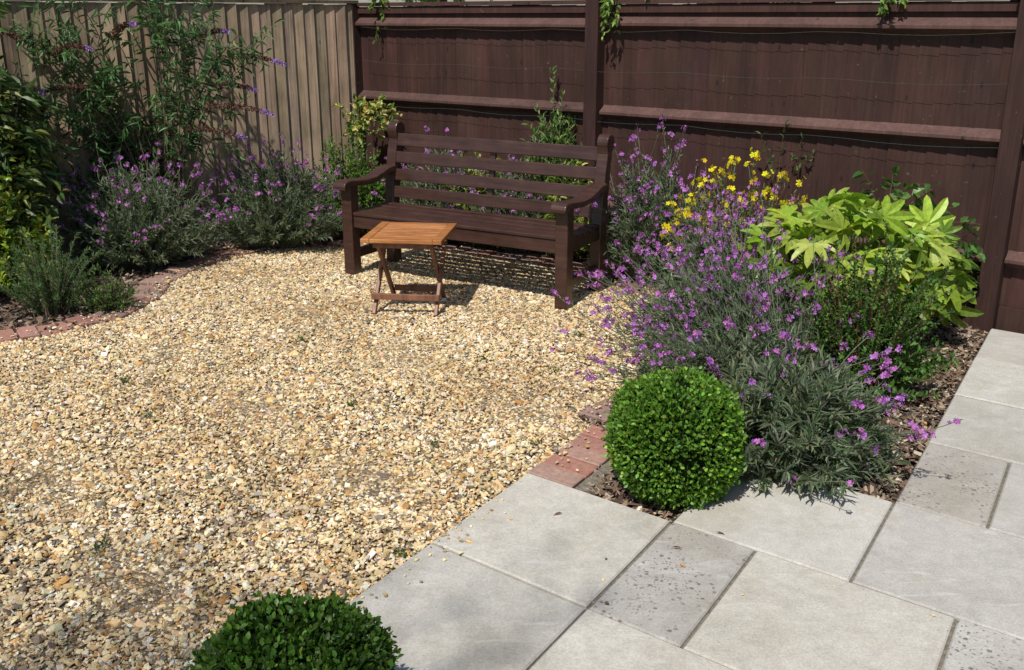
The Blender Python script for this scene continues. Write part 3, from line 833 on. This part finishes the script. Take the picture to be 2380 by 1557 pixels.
k = rng.uniform(.6, 1.0, n)
C = c + R3 * np.array([.52, .40, .42]) * k[:, None] + np.array([0, 0, .36])
A = c + rng.normal(0, .05, (n, 3)) * np.array([1, 1, 0]); B = A + (C - A) * np.array([.3, .3, .8])
tstem(acc, A, B, C, .005, (.22, .28, .08), 7)
Dd = unit(R3 * np.array([1, 1, .35]) + rng.normal(0, .45, (n, 3)) + np.array([0, 0, -.05]))
Nn = R3 * .5 + np.array([-.15, -.45, .6]) + rng.normal(0, .5, (n, 3))
sz = rng.uniform(.09, .19, n)
fc = vary([(.30, .42, .045), (.36, .47, .06), (.23, .35, .035), (.42, .50, .09), (.16, .27, .03)], n, .14, .05)
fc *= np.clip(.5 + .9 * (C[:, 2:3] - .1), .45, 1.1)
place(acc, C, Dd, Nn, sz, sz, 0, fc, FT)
acc.build('fatsia_plant', [GLOSSLEAF, STEM, PETAL])
shrub('viburnum_shrub', (2.20, 5.22), (.33, .2), .74, 42, 13, .075, .045, [(.08, .18, .04), (.12, .24, .045), (.055, .13, .03)], .35, .8, -.35, .5, stem=(.10, .04, .03), gloss=True, zlo=.6, lean=(.03, -.05))
acc = Acc()
A = np.array([[1.95, 5.1, .55]] * 7); C = A + np.array([(.05, .1, .30), (-.12, .1, .32), (.25, .05, .22), (.48, -.05, .05), (.42, -.05, -.05), (.35, 0, .13), (.12, 0, .26)])
B = (A + C) / 2 + np.array([0, 0, .06]); tstem(acc, A, B, C, .003, (.12, .05, .03), 6)
foliage(acc, A, B, C, 11, .065, .04, [(.07, .15, .035), (.10, .19, .04)], .3, .8, -.3, .4)
acc.build('climber_shoots', [GLOSSLEAF, STEM, PETAL])
acc = Acc()
p = CORNER + FD * 3.62 + FN_IN * .10
A = np.array([[p[0], p[1], .62]] * 5); C = A + np.array([(-.12, .0, .36), (.12, -.05, .34), (.02, 0, .42), (-.05, 0, .25), (.18, -.08, .25)])
B = (A + C) / 2; tstem(acc, A, B, C, .002, (.1, .06, .04), 6); foliage(acc, A, B, C, 12, .045, .014, [(.06, .12, .03), (.09, .15, .04)], .4, .8, .1, .5)
acc.build('climbing_rose', MATS)

# small weeds in gravel, dead leaves
acc = Acc()
for (x, y) in ((-1.55, 3.9), (-.7, 4.0), (.1, 2.9 + .7), (-.15, 4.6), (-1.1, 4.9), (-.35, 2.75), (-.75, 2.3), (.2, 4.45), (-1.8, 4.3), (-1.3, 2.8), (-.3, 3.6), (.35, 5.0)):
    A, B, C = dome((x, y), .03, .035, 12, .3); foliage(acc, A, B, C, 3, .018, .006, [(.07, .13, .03)], .2)
acc.build('weed_seedlings', MATS)
acc = Acc(); n = 80
Pd = np.stack([rng.uniform(-2.6, .9, n), rng.uniform(1.8, 6.3, n), np.full(n, .022)], 1)
Pd[:, 2] = np.where(inpoly(Pd[:, :2], GRAVEL), .022, .036)
a = rng.uniform(0, 6.28, n); place(acc, Pd, np.stack([np.cos(a), np.sin(a), rng.normal(0, .12, n)], 1), rng.normal(0, .25, (n, 3)) + (0, 0, 1), rng.uniform(.015, .04, n), rng.uniform(.006, .016, n), 0, vary([(.22, .12, .06), (.14, .08, .04), (.3, .2, .1)], n), LT)
acc.build('fallen_leaves', MATS)

# ------------------------------------------------------------------ conifer behind fence with overhanging sprays
def conifer(name, base, h, r, n, sprays):
    acc = Acc(); b = np.array(base, float)
    tubes(acc, np.array([[b, b + (0, 0, h * .5), b + (0, 0, h)]]), np.array([[.09, .06, .01]]), 1, (.10, .06, .04), 8)
    t = rng.random(n) ** .8; th = rng.uniform(0, 2 * math.pi, n)
    S = b + np.stack([np.zeros(n), np.zeros(n), .7 + t * (h - .8)], 1); rr = r * (1 - t * .85) * rng.uniform(.7, 1.05, n)
    E = S + np.stack([np.cos(th) * rr, np.sin(th) * rr, -.1 + .15 * rng.random(n)], 1)
    Mi = (S + E) / 2 + np.array([0, 0, .12]); tstem(acc, S, Mi, E, .008, (.1, .06, .04), 4)
    foliage(acc, S, Mi, E, 34, .09, .022, [(.05, .11, .025), (.08, .15, .03)], .2, .7, -.1, .7)
    for (x, y, z0, dx, dy, dz) in sprays:
        k = 5
        A = np.array([[x, y, z0]] * k) + rng.normal(0, .03, (k, 3)); C = A + np.array([dx, dy, dz]) + rng.normal(0, .045, (k, 3)); B = (A + C) / 2 + np.array([dx * .4, dy * .4, .05])
        tstem(acc, A, B, C, .0025, (.12, .08, .04), 5)
        foliage(acc, A, B, C, 30, .045, .020, [(.15, .26, .04), (.22, .34, .06), (.10, .17, .035)], .1, .7, -.1, .8)
    acc.build(name, MATS)
conifer('conifer_tree', (-.6, 8.75, 0), 3.4, .7, 130, [(-1.0, 8.12, 1.80, -.01, -.20, -.20), (-.95, 8.1, 1.82, -.1, -.15, -.06)])
conifer('conifer_tree.001', (1.6, 7.35, 0), 3.2, .7, 130, [(.70, 6.80, 1.84, -.05, -.22, -.26), (.66, 6.80, 1.84, -.05, -.24, -.16), (.78, 6.75, 1.86, .02, -.18, -.1), (2.0, 5.72, 1.84, .02, -.18, -.16)])

# ------------------------------------------------------------------ trees outside the frame (behind and left of the camera)
def tree(name, base, top, crowns, nleaf):
    acc = Acc(); b = np.array(base, float); tp = np.array(top, float)
    tt = np.linspace(0, 1, 8)[:, None]; tr = b + (tp - b) * tt + np.sin(tt * 5) * np.array([.06, .04, 0])
    tubes(acc, tr[None], np.linspace(.13, .06, 8)[None], 1, (.12, .09, .07), 10)
    for (cx, cy, cz, r, rz) in crowns:
        c = np.array([cx, cy, cz]); k = 26
        S = np.repeat(tr[-2][None], k, 0); E = c + unit(rng.normal(size=(k, 3))) * np.array([r, r, rz]) * rng.uniform(.4, .95, (k, 1)); Mi = (S + E) / 2 + np.array([0, 0, .15])
        tstem(acc, S, Mi, E, .012, (.12, .09, .07), 6)
        rep = np.repeat(np.arange(k), 8); t = rng.uniform(.45, 1, len(rep)); S2 = bez(S[rep], Mi[rep], E[rep], t); E2 = S2 + rng.normal(0, .28, S2.shape)
        tstem(acc, S2, (S2 + E2) / 2, E2, .003, (.12, .09, .07), 3)
        foliage(acc, S2, (S2 + E2) / 2, E2, int(nleaf / (k * 8)), .055, .03, [(.05, .10, .025), (.07, .13, .03)], .1, .9, 0, .5)
    acc.build(name, MATS)
tree('birch_tree', (-4.5, -4.2, 0), (-4.0, -3.5, 8.0), [(-3.9, -3.6, 9.4, 1.45, .7), (-2.9, -3.6, 9.0, 1.0, .4)], 2100)
tree('birch_tree.001', (-6.4, .2, 0), (-6.0, .6, 6.6), [(-5.6, .9, 7.8, .95, .5)], 2100)

# ------------------------------------------------------------------ light, sky, camera
el = rad(56); sv = np.array([-.42, -.907]); sv = sv / np.linalg.norm(sv)
sd = Vector((sv[0] * math.cos(el), sv[1] * math.cos(el), math.sin(el)))
ld = bpy.data.lights.new('sun', 'SUN'); ld.energy = 4.7; ld.angle = rad(.6); ld.color = (1, .96, .89)
lo = bpy.data.objects.new('sun', ld); COL.objects.link(lo); lo.rotation_euler = sd.to_track_quat('Z', 'Y').to_euler(); lo.location = (0, 0, 10)
w = bpy.data.worlds.new('World'); scene.world = w; w.use_nodes = True
nt = w.node_tree; nt.nodes.clear()
sky = nt.nodes.new('ShaderNodeTexSky'); sky.sky_type = 'NISHITA'; sky.sun_disc = False
sky.sun_elevation = el; sky.sun_rotation = math.atan2(sv[0], sv[1]) % (2 * math.pi)
bg = nt.nodes.new('ShaderNodeBackground'); bg.inputs['Strength'].default_value = .09
wo = nt.nodes.new('ShaderNodeOutputWorld'); nt.links.new(sky.outputs[0], bg.inputs[0]); nt.links.new(bg.outputs[0], wo.inputs[0])
scene.view_settings.view_transform = 'Standard'; scene.view_settings.look = 'None'; scene.view_settings.exposure = 0

cam = bpy.data.cameras.new('camera'); cam.lens = 34.79; cam.sensor_width = 36; cam.clip_start = .05; cam.clip_end = 600
co = bpy.data.objects.new('camera', cam); COL.objects.link(co)
co.location = (0, 0, 1.62); co.rotation_euler = (rad(90 - 17.79), 0, 0)
scene.camera = co
